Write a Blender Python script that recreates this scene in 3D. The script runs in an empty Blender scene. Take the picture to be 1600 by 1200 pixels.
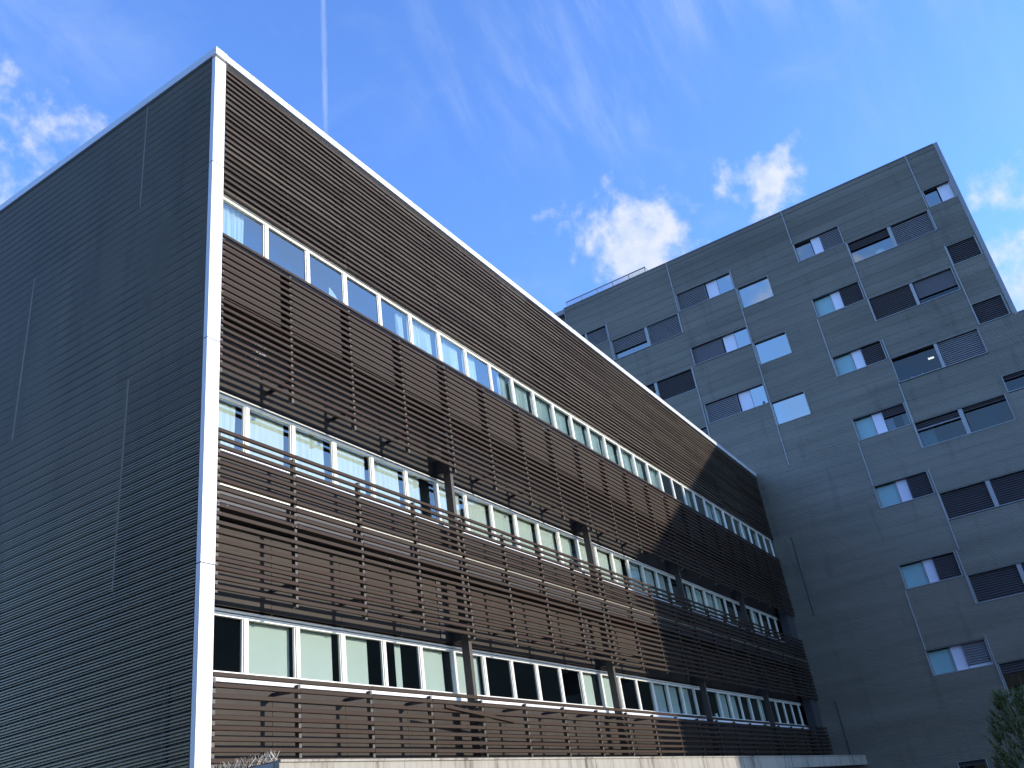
import bpy, math, random
from mathutils import Matrix, Vector
random.seed(7)
SC = bpy.context.scene
COL = SC.collection

# ------------------------------------------------------------------ camera
CAM = (-8.3407, -9.9747, 1.6)
RIGHT = (0.53086883, -0.83682213, -0.13381712)
UP = (-0.32813722, -0.34856287, 0.87796919)
FWD = (0.78134772, 0.42217609, 0.45963365)
cd = bpy.data.cameras.new("camera")
cam = bpy.data.objects.new("camera", cd)
COL.objects.link(cam)
m = Matrix.Identity(4)
for i in range(3):
    m[i][0] = RIGHT[i]; m[i][1] = UP[i]; m[i][2] = -FWD[i]; m[i][3] = CAM[i]
cam.matrix_world = m
cd.sensor_width = 36.0
cd.lens = 1374.09 / 1600 * 36
cd.clip_start = 0.1
cd.clip_end = 6000
SC.camera = cam

# ------------------------------------------------------------------ sun, sky, exposure
SUN = Vector((0.42, -1.0, 0.272)).normalized()
SUN_EL = math.asin(SUN.z)
SUN_ROT = math.atan2(SUN.x, SUN.y)
sd = bpy.data.lights.new("sun", 'SUN')
sd.energy = 3.5
sd.angle = math.radians(0.5)
sd.color = (1.0, 0.93, 0.82)
sun = bpy.data.objects.new("sun", sd)
COL.objects.link(sun)
sun.rotation_mode = 'QUATERNION'
sun.rotation_quaternion = SUN.to_track_quat('Z', 'Y')
SC.view_settings.view_transform = 'Standard'
SC.view_settings.look = 'None'
SC.view_settings.exposure = 0.5
SC.view_settings.gamma = 1.0
SC.view_settings.use_curve_mapping = False

world = bpy.data.worlds.new("World")
SC.world = world
world.use_nodes = True
SKY_STRENGTH = 0.15


def build_world():
    nt = world.node_tree
    N, L = nt.nodes, nt.links
    N.clear()

    def nd(t, **k):
        n = N.new(t)
        for a, b in k.items():
            setattr(n, a, b)
        return n

    def sock(s, v):
        if isinstance(v, (int, float)):
            s.default_value = v
        elif isinstance(v, (tuple, list)):
            s.default_value = v
        else:
            L.new(v, s)

    def mth(op, a, b=None, c=None, clamp=False):
        n = nd('ShaderNodeMath', operation=op, use_clamp=clamp)
        sock(n.inputs[0], a)
        if b is not None: sock(n.inputs[1], b)
        if c is not None: sock(n.inputs[2], c)
        return n.outputs[0]

    def vm(op, a, b=None, out=0):
        n = nd('ShaderNodeVectorMath', operation=op)
        sock(n.inputs[0], a)
        if b is not None: sock(n.inputs[1], b)
        return n.outputs[out]

    def noise(vec, scale, detail=6, rough=0.55, dist=0.0):
        n = nd('ShaderNodeTexNoise')
        n.inputs['Scale'].default_value = scale
        n.inputs['Detail'].default_value = detail
        n.inputs['Roughness'].default_value = rough
        n.inputs['Distortion'].default_value = dist
        L.new(vec, n.inputs['Vector'])
        return n.outputs['Fac']

    def ramp(v, a, b):
        n = nd('ShaderNodeMapRange', interpolation_type='SMOOTHSTEP')
        sock(n.inputs[0], v)
        n.inputs[1].default_value = a; n.inputs[2].default_value = b
        return n.outputs[0]

    out = nd('ShaderNodeOutputWorld')
    bg = nd('ShaderNodeBackground')
    bg.inputs['Strength'].default_value = SKY_STRENGTH
    sky = nd('ShaderNodeTexSky', sky_type='NISHITA')
    sky.sun_disc = False
    sky.sun_elevation = SUN_EL
    sky.sun_rotation = SUN_ROT
    sky.altitude = 50
    sky.air_density = 1.0
    sky.dust_density = 0.3
    sky.ozone_density = 2.0
    tint = nd('ShaderNodeMix', data_type='RGBA', blend_type='MULTIPLY')
    tint.inputs['Factor'].default_value = 1.0
    L.new(sky.outputs[0], tint.inputs['A'])
    tint.inputs['B'].default_value = (1.24, 1.68, 2.62, 1)
    base = tint.outputs['Result']
    tc = nd('ShaderNodeTexCoord')
    d = vm('NORMALIZE', tc.outputs['Generated'])
    warpn = nd('ShaderNodeTexNoise')
    warpn.inputs['Scale'].default_value = 9
    warpn.inputs['Detail'].default_value = 4
    L.new(d, warpn.inputs['Vector'])
    w1 = vm('SUBTRACT', warpn.outputs['Color'], (0.5, 0.5, 0.5))
    ws = nd('ShaderNodeVectorMath', operation='SCALE')
    L.new(w1, ws.inputs[0]); ws.inputs['Scale'].default_value = 0.10
    dw = vm('ADD', d, ws.outputs[0])
    # cumulus: clumps centred on a few directions, broken up with noise
    fb = noise(d, 13, 8, 0.6, 0.3)
    fb2 = noise(d, 42, 6, 0.6)
    tex = mth('ADD', mth('MULTIPLY', fb, 0.75), mth('MULTIPLY', fb2, 0.25))
    tot = None
    for (c, r, amp) in [((0.7880, 0.2430, 0.5640), .100, 1.12), ((0.785, 0.285, 0.55), .06, .75),
                        ((0.8055, 0.1046, 0.5830), .056, 1.0), ((0.806, 0.16, 0.57), .05, .42),
                        ((0.793, 0.125, 0.60), .03, .35),
                        ((0.3233, 0.68, 0.665), .15, .60), ((0.335, 0.635, 0.695), .07, .42),
                        ((0.862, -0.105, 0.498), .085, .72), ((0.893, -0.10, 0.44), .10, .85),
                        ((0.9122, -0.09, 0.4014), .09, 1.05),
                        ((-0.35, -0.80, 0.42), .20, .9), ((0.2, -0.88, 0.35), .16, .9),
                        ((-0.80, 0.10, 0.55), .18, .8), ((-0.3, 0.9, 0.35), .22, .9),
                        ((0.85, -0.40, 0.30), .14, .8)]:
        dist = vm('DISTANCE', dw, c, out='Value')
        n = nd('ShaderNodeMapRange')
        L.new(dist, n.inputs[0])
        n.inputs[1].default_value = 0.0; n.inputs[2].default_value = r * 1.35
        n.inputs[3].default_value = amp; n.inputs[4].default_value = 0.0
        v = n.outputs[0]
        tot = v if tot is None else mth('MAXIMUM', tot, v)
    cum = ramp(mth('ADD', tot, mth('MULTIPLY', mth('SUBTRACT', tex, 0.5), 2.2)), 0.40, 0.90)
    cum = mth('MULTIPLY', cum, ramp(tot, 0.0, 0.15))
    # thin cirrus streaks over the whole sky
    mp = nd('ShaderNodeMapping')
    mp.inputs['Rotation'].default_value = (0.5, 0.35, 0.6)
    mp.inputs['Scale'].default_value = (3.0, 17.0, 5.0)
    L.new(d, mp.inputs['Vector'])
    st = noise(mp.outputs[0], 1.1, 7, 0.62, 0.25)
    patch = noise(d, 3.1, 3, 0.5)
    cir = mth('MULTIPLY', ramp(st, 0.38, 0.80), ramp(patch, 0.36, 0.66))
    soft = mth('MULTIPLY', ramp(noise(d, 7.5, 7, 0.6, 0.5), 0.52, 0.85), 0.45)
    cir = mth('MULTIPLY', mth('ADD', cir, soft), 0.66)
    # the condensation trail: part of a great circle
    a = Vector((0.4713, 0.4043, 0.7839)); b = Vector((0.5415, 0.4705, 0.6966))
    nrm = a.cross(b).normalized()
    off = mth('ABSOLUTE', vm('DOT_PRODUCT', d, tuple(nrm), out='Value'))
    wob = mth('MULTIPLY', mth('SUBTRACT', noise(d, 60, 4), 0.5), 0.004)
    line = mth('SUBTRACT', 1.0, ramp(mth('ADD', off, wob), 0.0005, 0.0040))
    along = vm('DOT_PRODUCT', d, tuple((b - a * a.dot(b)).normalized()), out='Value')
    line = mth('MULTIPLY', line, mth('SUBTRACT', 1.0, ramp(along, 0.10, 0.17)))
    line = mth('MULTIPLY', line, ramp(along, -0.5, -0.2))
    line = mth('MULTIPLY', line, mth('MULTIPLY_ADD', noise(d, 30, 3), 0.6, 0.12))
    veil = mth('MAXIMUM', cir, line)
    mix1 = nd('ShaderNodeMix', data_type='RGBA')
    L.new(veil, mix1.inputs['Factor']); L.new(base, mix1.inputs['A'])
    mix1.inputs['B'].default_value = (2.3, 3.1, 4.8, 1)
    mix2 = nd('ShaderNodeMix', data_type='RGBA')
    L.new(mth('MULTIPLY', cum, 0.93), mix2.inputs['Factor'])
    L.new(mix1.outputs['Result'], mix2.inputs['A'])
    ccol = nd('ShaderNodeMix', data_type='RGBA')
    L.new(ramp(fb2, 0.3, 0.7), ccol.inputs['Factor'])
    ccol.inputs['A'].default_value = (3.2, 3.7, 4.6, 1)
    ccol.inputs['B'].default_value = (4.1, 4.3, 4.7, 1)
    L.new(ccol.outputs['Result'], mix2.inputs['B'])
    L.new(mix2.outputs['Result'], bg.inputs['Color'])
    L.new(bg.outputs[0], out.inputs['Surface'])


build_world()

# ------------------------------------------------------------------ materials
MATS = {}


def new_mat(name):
    mt = bpy.data.materials.new(name)
    mt.use_nodes = True
    nt = mt.node_tree
    return mt, nt, nt.nodes['Principled BSDF']


def simple(name, col, rough=0.6, metal=0.0, var=0.0, scale=3.0, stretch=(1, 1, 1), spec=0.5, per_obj=0.0, bump=0.0,
           spots=None):
    """principled surface: base colour with noise variation, optional per-piece variation and pale specks"""
    mt, nt, p = new_mat(name)
    N, L = nt.nodes, nt.links
    p.inputs['Roughness'].default_value = rough
    p.inputs['Metallic'].default_value = metal
    p.inputs['Specular IOR Level'].default_value = spec
    col = tuple(col) + (1,)
    tc = N.new('ShaderNodeNewGeometry')
    mp = N.new('ShaderNodeMapping')
    mp.inputs['Scale'].default_value = stretch
    L.new(tc.outputs['Position'], mp.inputs['Vector'])
    n = N.new('ShaderNodeTexNoise')
    n.inputs['Scale'].default_value = scale
    n.inputs['Detail'].default_value = 6
    n.inputs['Roughness'].default_value = 0.62
    L.new(mp.outputs[0], n.inputs['Vector'])
    mr = N.new('ShaderNodeMapRange')
    mr.inputs[1].default_value = 0.25; mr.inputs[2].default_value = 0.75
    mr.inputs[3].default_value = 1 - var; mr.inputs[4].default_value = 1 + var
    L.new(n.outputs['Fac'], mr.inputs[0])
    val = mr.outputs[0]
    if per_obj:
        oi = N.new('ShaderNodeObjectInfo')
        ad = N.new('ShaderNodeMath'); ad.operation = 'ADD'
        L.new(oi.outputs['Random'], ad.inputs[0]); L.new(tc.outputs['Random Per Island'], ad.inputs[1])
        fr = N.new('ShaderNodeMath'); fr.operation = 'FRACT'
        L.new(ad.outputs[0], fr.inputs[0])
        m2 = N.new('ShaderNodeMapRange')
        m2.inputs[3].default_value = 1 - per_obj; m2.inputs[4].default_value = 1 + per_obj
        L.new(fr.outputs[0], m2.inputs[0])
        mu = N.new('ShaderNodeMath'); mu.operation = 'MULTIPLY'
        L.new(val, mu.inputs[0]); L.new(m2.outputs[0], mu.inputs[1])
        val = mu.outputs[0]
    vm_ = N.new('ShaderNodeVectorMath'); vm_.operation = 'SCALE'
    vm_.inputs[0].default_value = col[:3]
    L.new(val, vm_.inputs['Scale'])
    c = vm_.outputs[0]
    if spots:
        scol, ssc, thr = spots
        sn = N.new('ShaderNodeTexNoise')
        sn.inputs['Scale'].default_value = ssc
        sn.inputs['Detail'].default_value = 3
        L.new(tc.outputs['Position'], sn.inputs['Vector'])
        sr = N.new('ShaderNodeMapRange')
        sr.inputs[1].default_value = thr; sr.inputs[2].default_value = thr + 0.05
        L.new(sn.outputs['Fac'], sr.inputs[0])
        mx = N.new('ShaderNodeMix'); mx.data_type = 'RGBA'
        L.new(sr.outputs[0], mx.inputs['Factor'])
        L.new(c, mx.inputs['A'])
        mx.inputs['B'].default_value = tuple(scol) + (1,)
        c = mx.outputs['Result']
    L.new(c, p.inputs['Base Color'])
    if bump:
        b = N.new('ShaderNodeBump')
        b.inputs['Strength'].default_value = bump
        b.inputs['Distance'].default_value = 0.01
        L.new(n.outputs['Fac'], b.inputs['Height'])
        L.new(b.outputs[0], p.inputs['Normal'])
    MATS[name] = mt
    return mt


def slat_mat(name, colA, colB, rough):
    """weathered brown composite board: reddish and greyish lengths, run marks and pale salt specks"""
    mt, nt, p = new_mat(name)
    N, L = nt.nodes, nt.links
    g = N.new('ShaderNodeNewGeometry')
    mp = N.new('ShaderNodeMapping'); mp.inputs['Scale'].default_value = (0.9, 6, 9)
    L.new(g.outputs['Position'], mp.inputs['Vector'])
    n = N.new('ShaderNodeTexNoise'); n.inputs['Scale'].default_value = 1.6; n.inputs['Detail'].default_value = 8
    n.inputs['Roughness'].default_value = 0.7
    L.new(mp.outputs[0], n.inputs['Vector'])
    oi = N.new('ShaderNodeObjectInfo')
    ad = N.new('ShaderNodeMath'); ad.operation = 'ADD'
    L.new(oi.outputs['Random'], ad.inputs[0]); L.new(g.outputs['Random Per Island'], ad.inputs[1])
    fr = N.new('ShaderNodeMath'); fr.operation = 'FRACT'; L.new(ad.outputs[0], fr.inputs[0])
    mr = N.new('ShaderNodeMath'); mr.operation = 'MULTIPLY_ADD'
    L.new(fr.outputs[0], mr.inputs[0]); mr.inputs[1].default_value = 0.75
    sc = N.new('ShaderNodeMath'); sc.operation = 'MULTIPLY_ADD'
    L.new(n.outputs['Fac'], sc.inputs[0]); sc.inputs[1].default_value = 1.7; sc.inputs[2].default_value = -0.75
    L.new(sc.outputs[0], mr.inputs[2])
    mr.use_clamp = True
    mx = N.new('ShaderNodeMix'); mx.data_type = 'RGBA'
    L.new(mr.outputs[0], mx.inputs['Factor'])
    mx.inputs['A'].default_value = tuple(colA) + (1,)
    mx.inputs['B'].default_value = tuple(colB) + (1,)
    # pale droppings / lime specks, only here and there
    s1 = N.new('ShaderNodeTexNoise'); s1.inputs['Scale'].default_value = 26; s1.inputs['Detail'].default_value = 2
    L.new(g.outputs['Position'], s1.inputs['Vector'])
    s2 = N.new('ShaderNodeTexNoise'); s2.inputs['Scale'].default_value = 1.3; s2.inputs['Detail'].default_value = 2
    L.new(g.outputs['Position'], s2.inputs['Vector'])
    sm = N.new('ShaderNodeMath'); sm.operation = 'MULTIPLY'
    L.new(s1.outputs['Fac'], sm.inputs[0]); L.new(s2.outputs['Fac'], sm.inputs[1])
    sr = N.new('ShaderNodeMapRange'); sr.inputs[1].default_value = 0.455; sr.inputs[2].default_value = 0.50
    L.new(sm.outputs[0], sr.inputs[0])
    m2 = N.new('ShaderNodeMix'); m2.data_type = 'RGBA'
    L.new(sr.outputs[0], m2.inputs['Factor'])
    L.new(mx.outputs['Result'], m2.inputs['A'])
    m2.inputs['B'].default_value = (0.42, 0.40, 0.36, 1)
    L.new(m2.outputs['Result'], p.inputs['Base Color'])
    p.inputs['Roughness'].default_value = rough
    p.inputs['Specular IOR Level'].default_value = 0.2
    b = N.new('ShaderNodeBump'); b.inputs['Strength'].default_value = 0.35; b.inputs['Distance'].default_value = 0.006
    L.new(n.outputs['Fac'], b.inputs['Height']); L.new(b.outputs[0], p.inputs['Normal'])
    MATS[name] = mt


def glass_mat(name, tint, refl, graze=0.55):
    """thin coated pane: tinted see-through plus a mirror share that grows at grazing angles"""
    mt = bpy.data.materials.new(name); mt.use_nodes = True
    nt = mt.node_tree; N, L = nt.nodes, nt.links
    N.clear()
    o = N.new('ShaderNodeOutputMaterial')
    tr = N.new('ShaderNodeBsdfTransparent'); tr.inputs[0].default_value = tuple(tint) + (1,)
    gl = N.new('ShaderNodeBsdfGlossy'); gl.inputs['Roughness'].default_value = 0.008
    gl.inputs['Color'].default_value = (0.93, 0.95, 0.84, 1)
    g = N.new('ShaderNodeNewGeometry')
    n = N.new('ShaderNodeTexNoise'); n.inputs['Scale'].default_value = 0.9; n.inputs['Detail'].default_value = 1
    L.new(g.outputs['Position'], n.inputs['Vector'])
    b = N.new('ShaderNodeBump'); b.inputs['Strength'].default_value = 0.02; b.inputs['Distance'].default_value = 0.03
    L.new(n.outputs['Fac'], b.inputs['Height']); L.new(b.outputs[0], gl.inputs['Normal'])
    lw = N.new('ShaderNodeLayerWeight'); lw.inputs[0].default_value = 0.35
    mr = N.new('ShaderNodeMapRange'); mr.inputs[3].default_value = refl; mr.inputs[4].default_value = refl + graze
    L.new(lw.outputs['Fresnel'], mr.inputs[0])
    # a pane is a thin box: its inner faces (seen from inside the glass) neither tint nor mirror a second time
    inv = N.new('ShaderNodeMath'); inv.operation = 'SUBTRACT'; inv.inputs[0].default_value = 1.0
    L.new(g.outputs['Backfacing'], inv.inputs[1])
    fm_ = N.new('ShaderNodeMath'); fm_.operation = 'MULTIPLY'
    L.new(mr.outputs[0], fm_.inputs[0]); L.new(inv.outputs[0], fm_.inputs[1])
    tm = N.new('ShaderNodeMix'); tm.data_type = 'RGBA'
    L.new(g.outputs['Backfacing'], tm.inputs['Factor'])
    tm.inputs['A'].default_value = tuple(tint) + (1,); tm.inputs['B'].default_value = (1, 1, 1, 1)
    L.new(tm.outputs['Result'], tr.inputs[0])
    mx = N.new('ShaderNodeMixShader')
    L.new(fm_.outputs[0], mx.inputs[0]); L.new(tr.outputs[0], mx.inputs[1]); L.new(gl.outputs[0], mx.inputs[2])
    L.new(mx.outputs[0], o.inputs[0])
    MATS[name] = mt


slat_mat('slat_brown', (0.038, 0.0175, 0.009), (0.045, 0.031, 0.019), 0.62)
slat_mat('slat_weathered', (0.036, 0.021, 0.013), (0.105, 0.081, 0.057), 0.62)
simple('gap_shade_black', (0.012, 0.010, 0.010), 0.9, var=0.1)  # near-black colour that paints shade into the gaps behind the slats
simple('panel_brown', (0.040, 0.030, 0.022), 0.6, spec=0.25, var=0.22, scale=2.2, stretch=(1, 1, 0.35), per_obj=0.10)
simple('post_brown', (0.075, 0.064, 0.053), 0.55, var=0.15, scale=8)
simple('dark_steel', (0.045, 0.042, 0.045), 0.5, var=0.15, scale=4)
simple('column_paint', (0.060, 0.048, 0.040), 0.5, var=0.15, scale=4)
simple('edge_metal', (0.55, 0.52, 0.44), 0.35, metal=0.7, var=0.12, scale=9)
simple('grey_metal', (0.30, 0.30, 0.30), 0.45, metal=0.3, var=0.12, scale=9)
simple('white_paint', (0.82, 0.80, 0.76), 0.42, var=0.035, scale=1.4, stretch=(1, 1, 0.4))
simple('frame_white', (0.80, 0.76, 0.66), 0.4, var=0.03, scale=4)
simple('cap_metal', (0.70, 0.70, 0.68), 0.38, metal=0.15, var=0.05, scale=1.0, stretch=(1, 1, 3), per_obj=0.04)
simple('cladding_dark', (0.235, 0.195, 0.118), 0.42, metal=0.3, var=0.14, scale=0.7, stretch=(1, 1, 0.5), per_obj=0.06)
simple('cladding_grey', (0.225, 0.202, 0.158), 0.42, metal=0.35, var=0.22, scale=1.1, stretch=(1, 0.10, 1.3))
simple('trim_grey', (0.25, 0.25, 0.25), 0.4, metal=0.3, var=0.08, scale=2)
simple('jamb_grey', (0.34, 0.34, 0.33), 0.45, metal=0.2, var=0.05, scale=2)
simple('shutter_grey', (0.27, 0.26, 0.27), 0.5, metal=0.2, var=0.08, scale=3)
simple('shutter_dark', (0.085, 0.075, 0.08), 0.5, var=0.08, scale=3)
simple('blind_white', (0.56, 0.56, 0.50), 0.7, var=0.03, scale=2)
simple('panel_white', (0.72, 0.72, 0.82), 0.5, var=0.03, scale=2)
simple('panel_teal', (0.26, 0.44, 0.46), 0.4, var=0.05, scale=2)
simple('blind_mint', (0.47, 0.47, 0.43), 0.7, var=0.04, scale=2)
simple('curtain_cloth', (0.86, 0.86, 0.84), 0.85, var=0.05, scale=3)
simple('interior', (0.06, 0.06, 0.06), 0.9, var=0.2, scale=0.8)
simple('asphalt', (0.055, 0.055, 0.058), 0.85, var=0.25, scale=2.5, bump=0.4)
simple('paving', (0.30, 0.29, 0.27), 0.8, var=0.15, scale=3, bump=0.2)
simple('kerb_stone', (0.34, 0.33, 0.31), 0.8, var=0.12, scale=4)
simple('plaster', (0.30, 0.29, 0.27), 0.8, var=0.12, scale=1)
simple('roof_gravel', (0.25, 0.24, 0.23), 0.9, var=0.2, scale=5)
simple('bark', (0.11, 0.075, 0.05), 0.9, var=0.3, scale=9)
simple('soffit_brown', (0.10, 0.055, 0.045), 0.8, var=0.2, scale=3)
simple('spike_steel', (0.25, 0.24, 0.22), 0.4, metal=0.5)
simple('paper', (0.82, 0.82, 0.84), 0.7)
simple('pink_print', (0.62, 0.22, 0.25), 0.6)
simple('black_plastic', (0.02, 0.02, 0.022), 0.4)
simple('lamp_fabric', (0.55, 0.60, 0.60), 0.8)
glass_mat('glass_blue', (0.66, 0.78, 0.76), 0.34, 0.45)
glass_mat('glass_clear', (0.80, 0.89, 0.85), 0.05, 0.40)
glass_mat('glass_mid', (0.82, 0.90, 0.86), 0.19, 0.42)
glass_mat('glass_dark', (0.35, 0.42, 0.44), 0.08, 0.25)
glass_mat('glass_mirror', (0.40, 0.50, 0.55), 0.52, 0.32)


def concrete_mat():
    """cast concrete fascia with warm cream tone and vertical run stains"""
    mt, nt, p = new_mat('concrete'); N, L = nt.nodes, nt.links
    g = N.new('ShaderNodeNewGeometry')
    mp = N.new('ShaderNodeMapping'); mp.inputs['Scale'].default_value = (2.6, 2.6, 0.25)
    L.new(g.outputs['Position'], mp.inputs['Vector'])
    n = N.new('ShaderNodeTexNoise'); n.inputs['Scale'].default_value = 1.6; n.inputs['Detail'].default_value = 9
    n.inputs['Roughness'].default_value = 0.75
    L.new(mp.outputs[0], n.inputs['Vector'])
    n2 = N.new('ShaderNodeTexNoise'); n2.inputs['Scale'].default_value = 0.6; n2.inputs['Detail'].default_value = 5
    L.new(g.outputs['Position'], n2.inputs['Vector'])
    cr = N.new('ShaderNodeValToRGB')
    cr.color_ramp.elements[0].position = 0.36; cr.color_ramp.elements[0].color = (0.09, 0.078, 0.06, 1)
    cr.color_ramp.elements[1].position = 0.56; cr.color_ramp.elements[1].color = (0.36, 0.32, 0.25, 1)
    e = cr.color_ramp.elements.new(0.47); e.color = (0.29, 0.25, 0.19, 1)
    ad = N.new('ShaderNodeMath'); ad.operation = 'MULTIPLY_ADD'
    L.new(n2.outputs['Fac'], ad.inputs[0]); ad.inputs[1].default_value = 0.35
    L.new(n.outputs['Fac'], ad.inputs[2])
    sb = N.new('ShaderNodeMath'); sb.operation = 'SUBTRACT'; L.new(ad.outputs[0], sb.inputs[0]); sb.inputs[1].default_value = 0.14
    L.new(sb.outputs[0], cr.inputs[0])
    L.new(cr.outputs[0], p.inputs['Base Color'])
    p.inputs['Roughness'].default_value = 0.85
    b = N.new('ShaderNodeBump'); b.inputs['Strength'].default_value = 0.3; b.inputs['Distance'].default_value = 0.01
    L.new(n.outputs['Fac'], b.inputs['Height']); L.new(b.outputs[0], p.inputs['Normal'])
    MATS['concrete'] = mt


concrete_mat()


def leaf_mat():
    mt, nt, p = new_mat('leaf'); N, L = nt.nodes, nt.links
    g = N.new('ShaderNodeNewGeometry')
    cr = N.new('ShaderNodeValToRGB')
    cr.color_ramp.elements[0].color = (0.038, 0.070, 0.016, 1)
    cr.color_ramp.elements[1].color = (0.15, 0.18, 0.045, 1)
    L.new(g.outputs['Random Per Island'], cr.inputs[0])
    L.new(cr.outputs[0], p.inputs['Base Color'])
    p.inputs['Roughness'].default_value = 0.6
    MATS['leaf'] = mt
    mt, nt, p = new_mat('leaf_tip'); N, L = nt.nodes, nt.links
    g = N.new('ShaderNodeNewGeometry')
    cr = N.new('ShaderNodeValToRGB')
    cr.color_ramp.elements[0].color = (0.22, 0.24, 0.08, 1)
    cr.color_ramp.elements[1].color = (0.50, 0.46, 0.26, 1)
    L.new(g.outputs['Random Per Island'], cr.inputs[0])
    L.new(cr.outputs[0], p.inputs['Base Color'])
    MATS['leaf_tip'] = mt


leaf_mat()
mt, nt, p = new_mat('lamp_glow')
p.inputs['Emission Color'].default_value = (1, 0.95, 0.85, 1)
p.inputs['Emission Strength'].default_value = 2.0
MATS['lamp_glow'] = mt


def add_stains(name, sy, amount, thr):
    """vertical rain-run dirt, in broken patches, darkening the cladding"""
    mt = MATS[name]; nt = mt.node_tree; N, L = nt.nodes, nt.links
    p = nt.nodes['Principled BSDF']
    src = p.inputs['Base Color'].links[0].from_socket
    g = N.new('ShaderNodeNewGeometry')
    mp = N.new('ShaderNodeMapping'); mp.inputs['Scale'].default_value = (1, sy, 0.22)
    L.new(g.outputs['Position'], mp.inputs['Vector'])
    a = N.new('ShaderNodeTexNoise'); a.inputs['Scale'].default_value = 1.0; a.inputs['Detail'].default_value = 6
    a.inputs['Roughness'].default_value = 0.65
    L.new(mp.outputs[0], a.inputs['Vector'])
    r_ = N.new('ShaderNodeMapRange'); r_.inputs[1].default_value = thr; r_.inputs[2].default_value = thr + 0.2
    r_.inputs[3].default_value = 1.0; r_.inputs[4].default_value = 1 - amount
    L.new(a.outputs['Fac'], r_.inputs[0])
    m2 = N.new('ShaderNodeTexNoise'); m2.inputs['Scale'].default_value = 0.16; m2.inputs['Detail'].default_value = 2
    L.new(g.outputs['Position'], m2.inputs['Vector'])
    r2 = N.new('ShaderNodeMapRange'); r2.inputs[1].default_value = 0.35; r2.inputs[2].default_value = 0.65
    r2.inputs[3].default_value = 1.07; r2.inputs[4].default_value = 0.90
    L.new(m2.outputs['Fac'], r2.inputs[0])
    mu = N.new('ShaderNodeMath'); mu.operation = 'MULTIPLY'
    L.new(r_.outputs[0], mu.inputs[0]); L.new(r2.outputs[0], mu.inputs[1])
    v = N.new('ShaderNodeVectorMath'); v.operation = 'SCALE'
    L.new(src, v.inputs[0]); L.new(mu.outputs[0], v.inputs['Scale'])
    L.new(v.outputs[0], p.inputs['Base Color'])


add_stains('cladding_grey', 1.3, 0.30, 0.55)
add_stains('cladding_dark', 2.0, 0.18, 0.52)
add_stains('white_paint', 6.0, 0.10, 0.55)

# ------------------------------------------------------------------ mesh helpers
class MB:
    def __init__(self):
        self.v = []; self.f = []

    def box(self, x0, x1, y0, y1, z0, z1):
        if x0 > x1: x0, x1 = x1, x0
        if y0 > y1: y0, y1 = y1, y0
        if z0 > z1: z0, z1 = z1, z0
        b = len(self.v)
        self.v += [(x0, y0, z0), (x1, y0, z0), (x1, y1, z0), (x0, y1, z0), (x0, y0, z1), (x1, y0, z1), (x1, y1, z1), (x0, y1, z1)]
        self.f += [(b, b + 3, b + 2, b + 1), (b + 4, b + 5, b + 6, b + 7), (b, b + 1, b + 5, b + 4), (b + 1, b + 2, b + 6, b + 5),
                   (b + 2, b + 3, b + 7, b + 6), (b + 3, b, b + 4, b + 7)]
        return self

    def quad(self, a, b_, c, d):
        b = len(self.v)
        self.v += [a, b_, c, d]; self.f.append((b, b + 1, b + 2, b + 3))
        return self

    def tube(self, p0, p1, r0, r1, n=6):
        p0 = Vector(p0); p1 = Vector(p1)
        ax = (p1 - p0).normalized()
        s = ax.orthogonal().normalized(); t = ax.cross(s)
        b = len(self.v)
        for k in range(n):
            a = 2 * math.pi * k / n
            o = s * math.cos(a) + t * math.sin(a)
            self.v.append(tuple(p0 + o * r0)); self.v.append(tuple(p1 + o * r1))
        for k in range(n):
            i = b + 2 * k; j = b + 2 * ((k + 1) % n)
            self.f.append((i, j, j + 1, i + 1))
        self.f.append(tuple(b + 2 * k for k in range(n))[::-1])
        self.f.append(tuple(b + 2 * k + 1 for k in range(n)))
        return self

    def mesh(self, name, mat):
        me = bpy.data.meshes.new(name)
        me.from_pydata(self.v, [], self.f)
        me.materials.append(MATS[mat])
        me.update()
        return me

    def build(self, name, mat, parent=None, loc=(0, 0, 0)):
        return put(name, self.mesh(name, mat), parent, loc)


def put(name, me, parent=None, loc=(0, 0, 0)):
    o = bpy.data.objects.new(name, me)
    COL.objects.link(o)
    if parent: o.parent = parent
    o.location = loc
    return o


def thing(name, label, cat, loc=(0, 0, 0), group=None):
    o = bpy.data.objects.new(name, None)
    COL.objects.link(o)
    o.location = loc
    o.empty_display_size = 0.5
    o['label'] = label; o['category'] = cat
    if group: o['group'] = group
    return o


def box(x0, x1, y0, y1, z0, z1):
    return MB().box(x0, x1, y0, y1, z0, z1)


# ------------------------------------------------------------------ setting
g = MB(); S_ = 2500.0
g.quad((-S_, -S_, 0), (S_, -S_, 0), (S_, S_, 0), (-S_, S_, 0))
o = g.build('ground', 'asphalt'); o['kind'] = 'structure'
# pavement of separate flags in front of the brown building, kerb on the road side
pv = box(-6, 33.6, -6.0, 0.4, -0.2, 0.116)
o = pv.build('pavement', 'kerb_stone'); o['kind'] = 'structure'
pave = o
flag = box(0, 0.985, 0, 0.985, 0, 0.012).mesh('paving_slab', 'paving')
for i in range(16):
    for j in range(5):
        put('paving_slab', flag, pave, (-3 + i, -5.6 + j, 0.1161))
kerb = box(0, 0.995, 0, 0.2, 0, 0.132).mesh('kerb', 'kerb_stone')
for i in range(24):
    put('kerb', kerb, pave, (-6 + i, -6.203, 0.0))
road = MB().quad((-60, -14, 0.004), (33.6, -14, 0.004), (33.6, -6.21, 0.004), (-60, -6.21, 0.004))
o = road.build('road', 'asphalt'); o['kind'] = 'structure'

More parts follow.
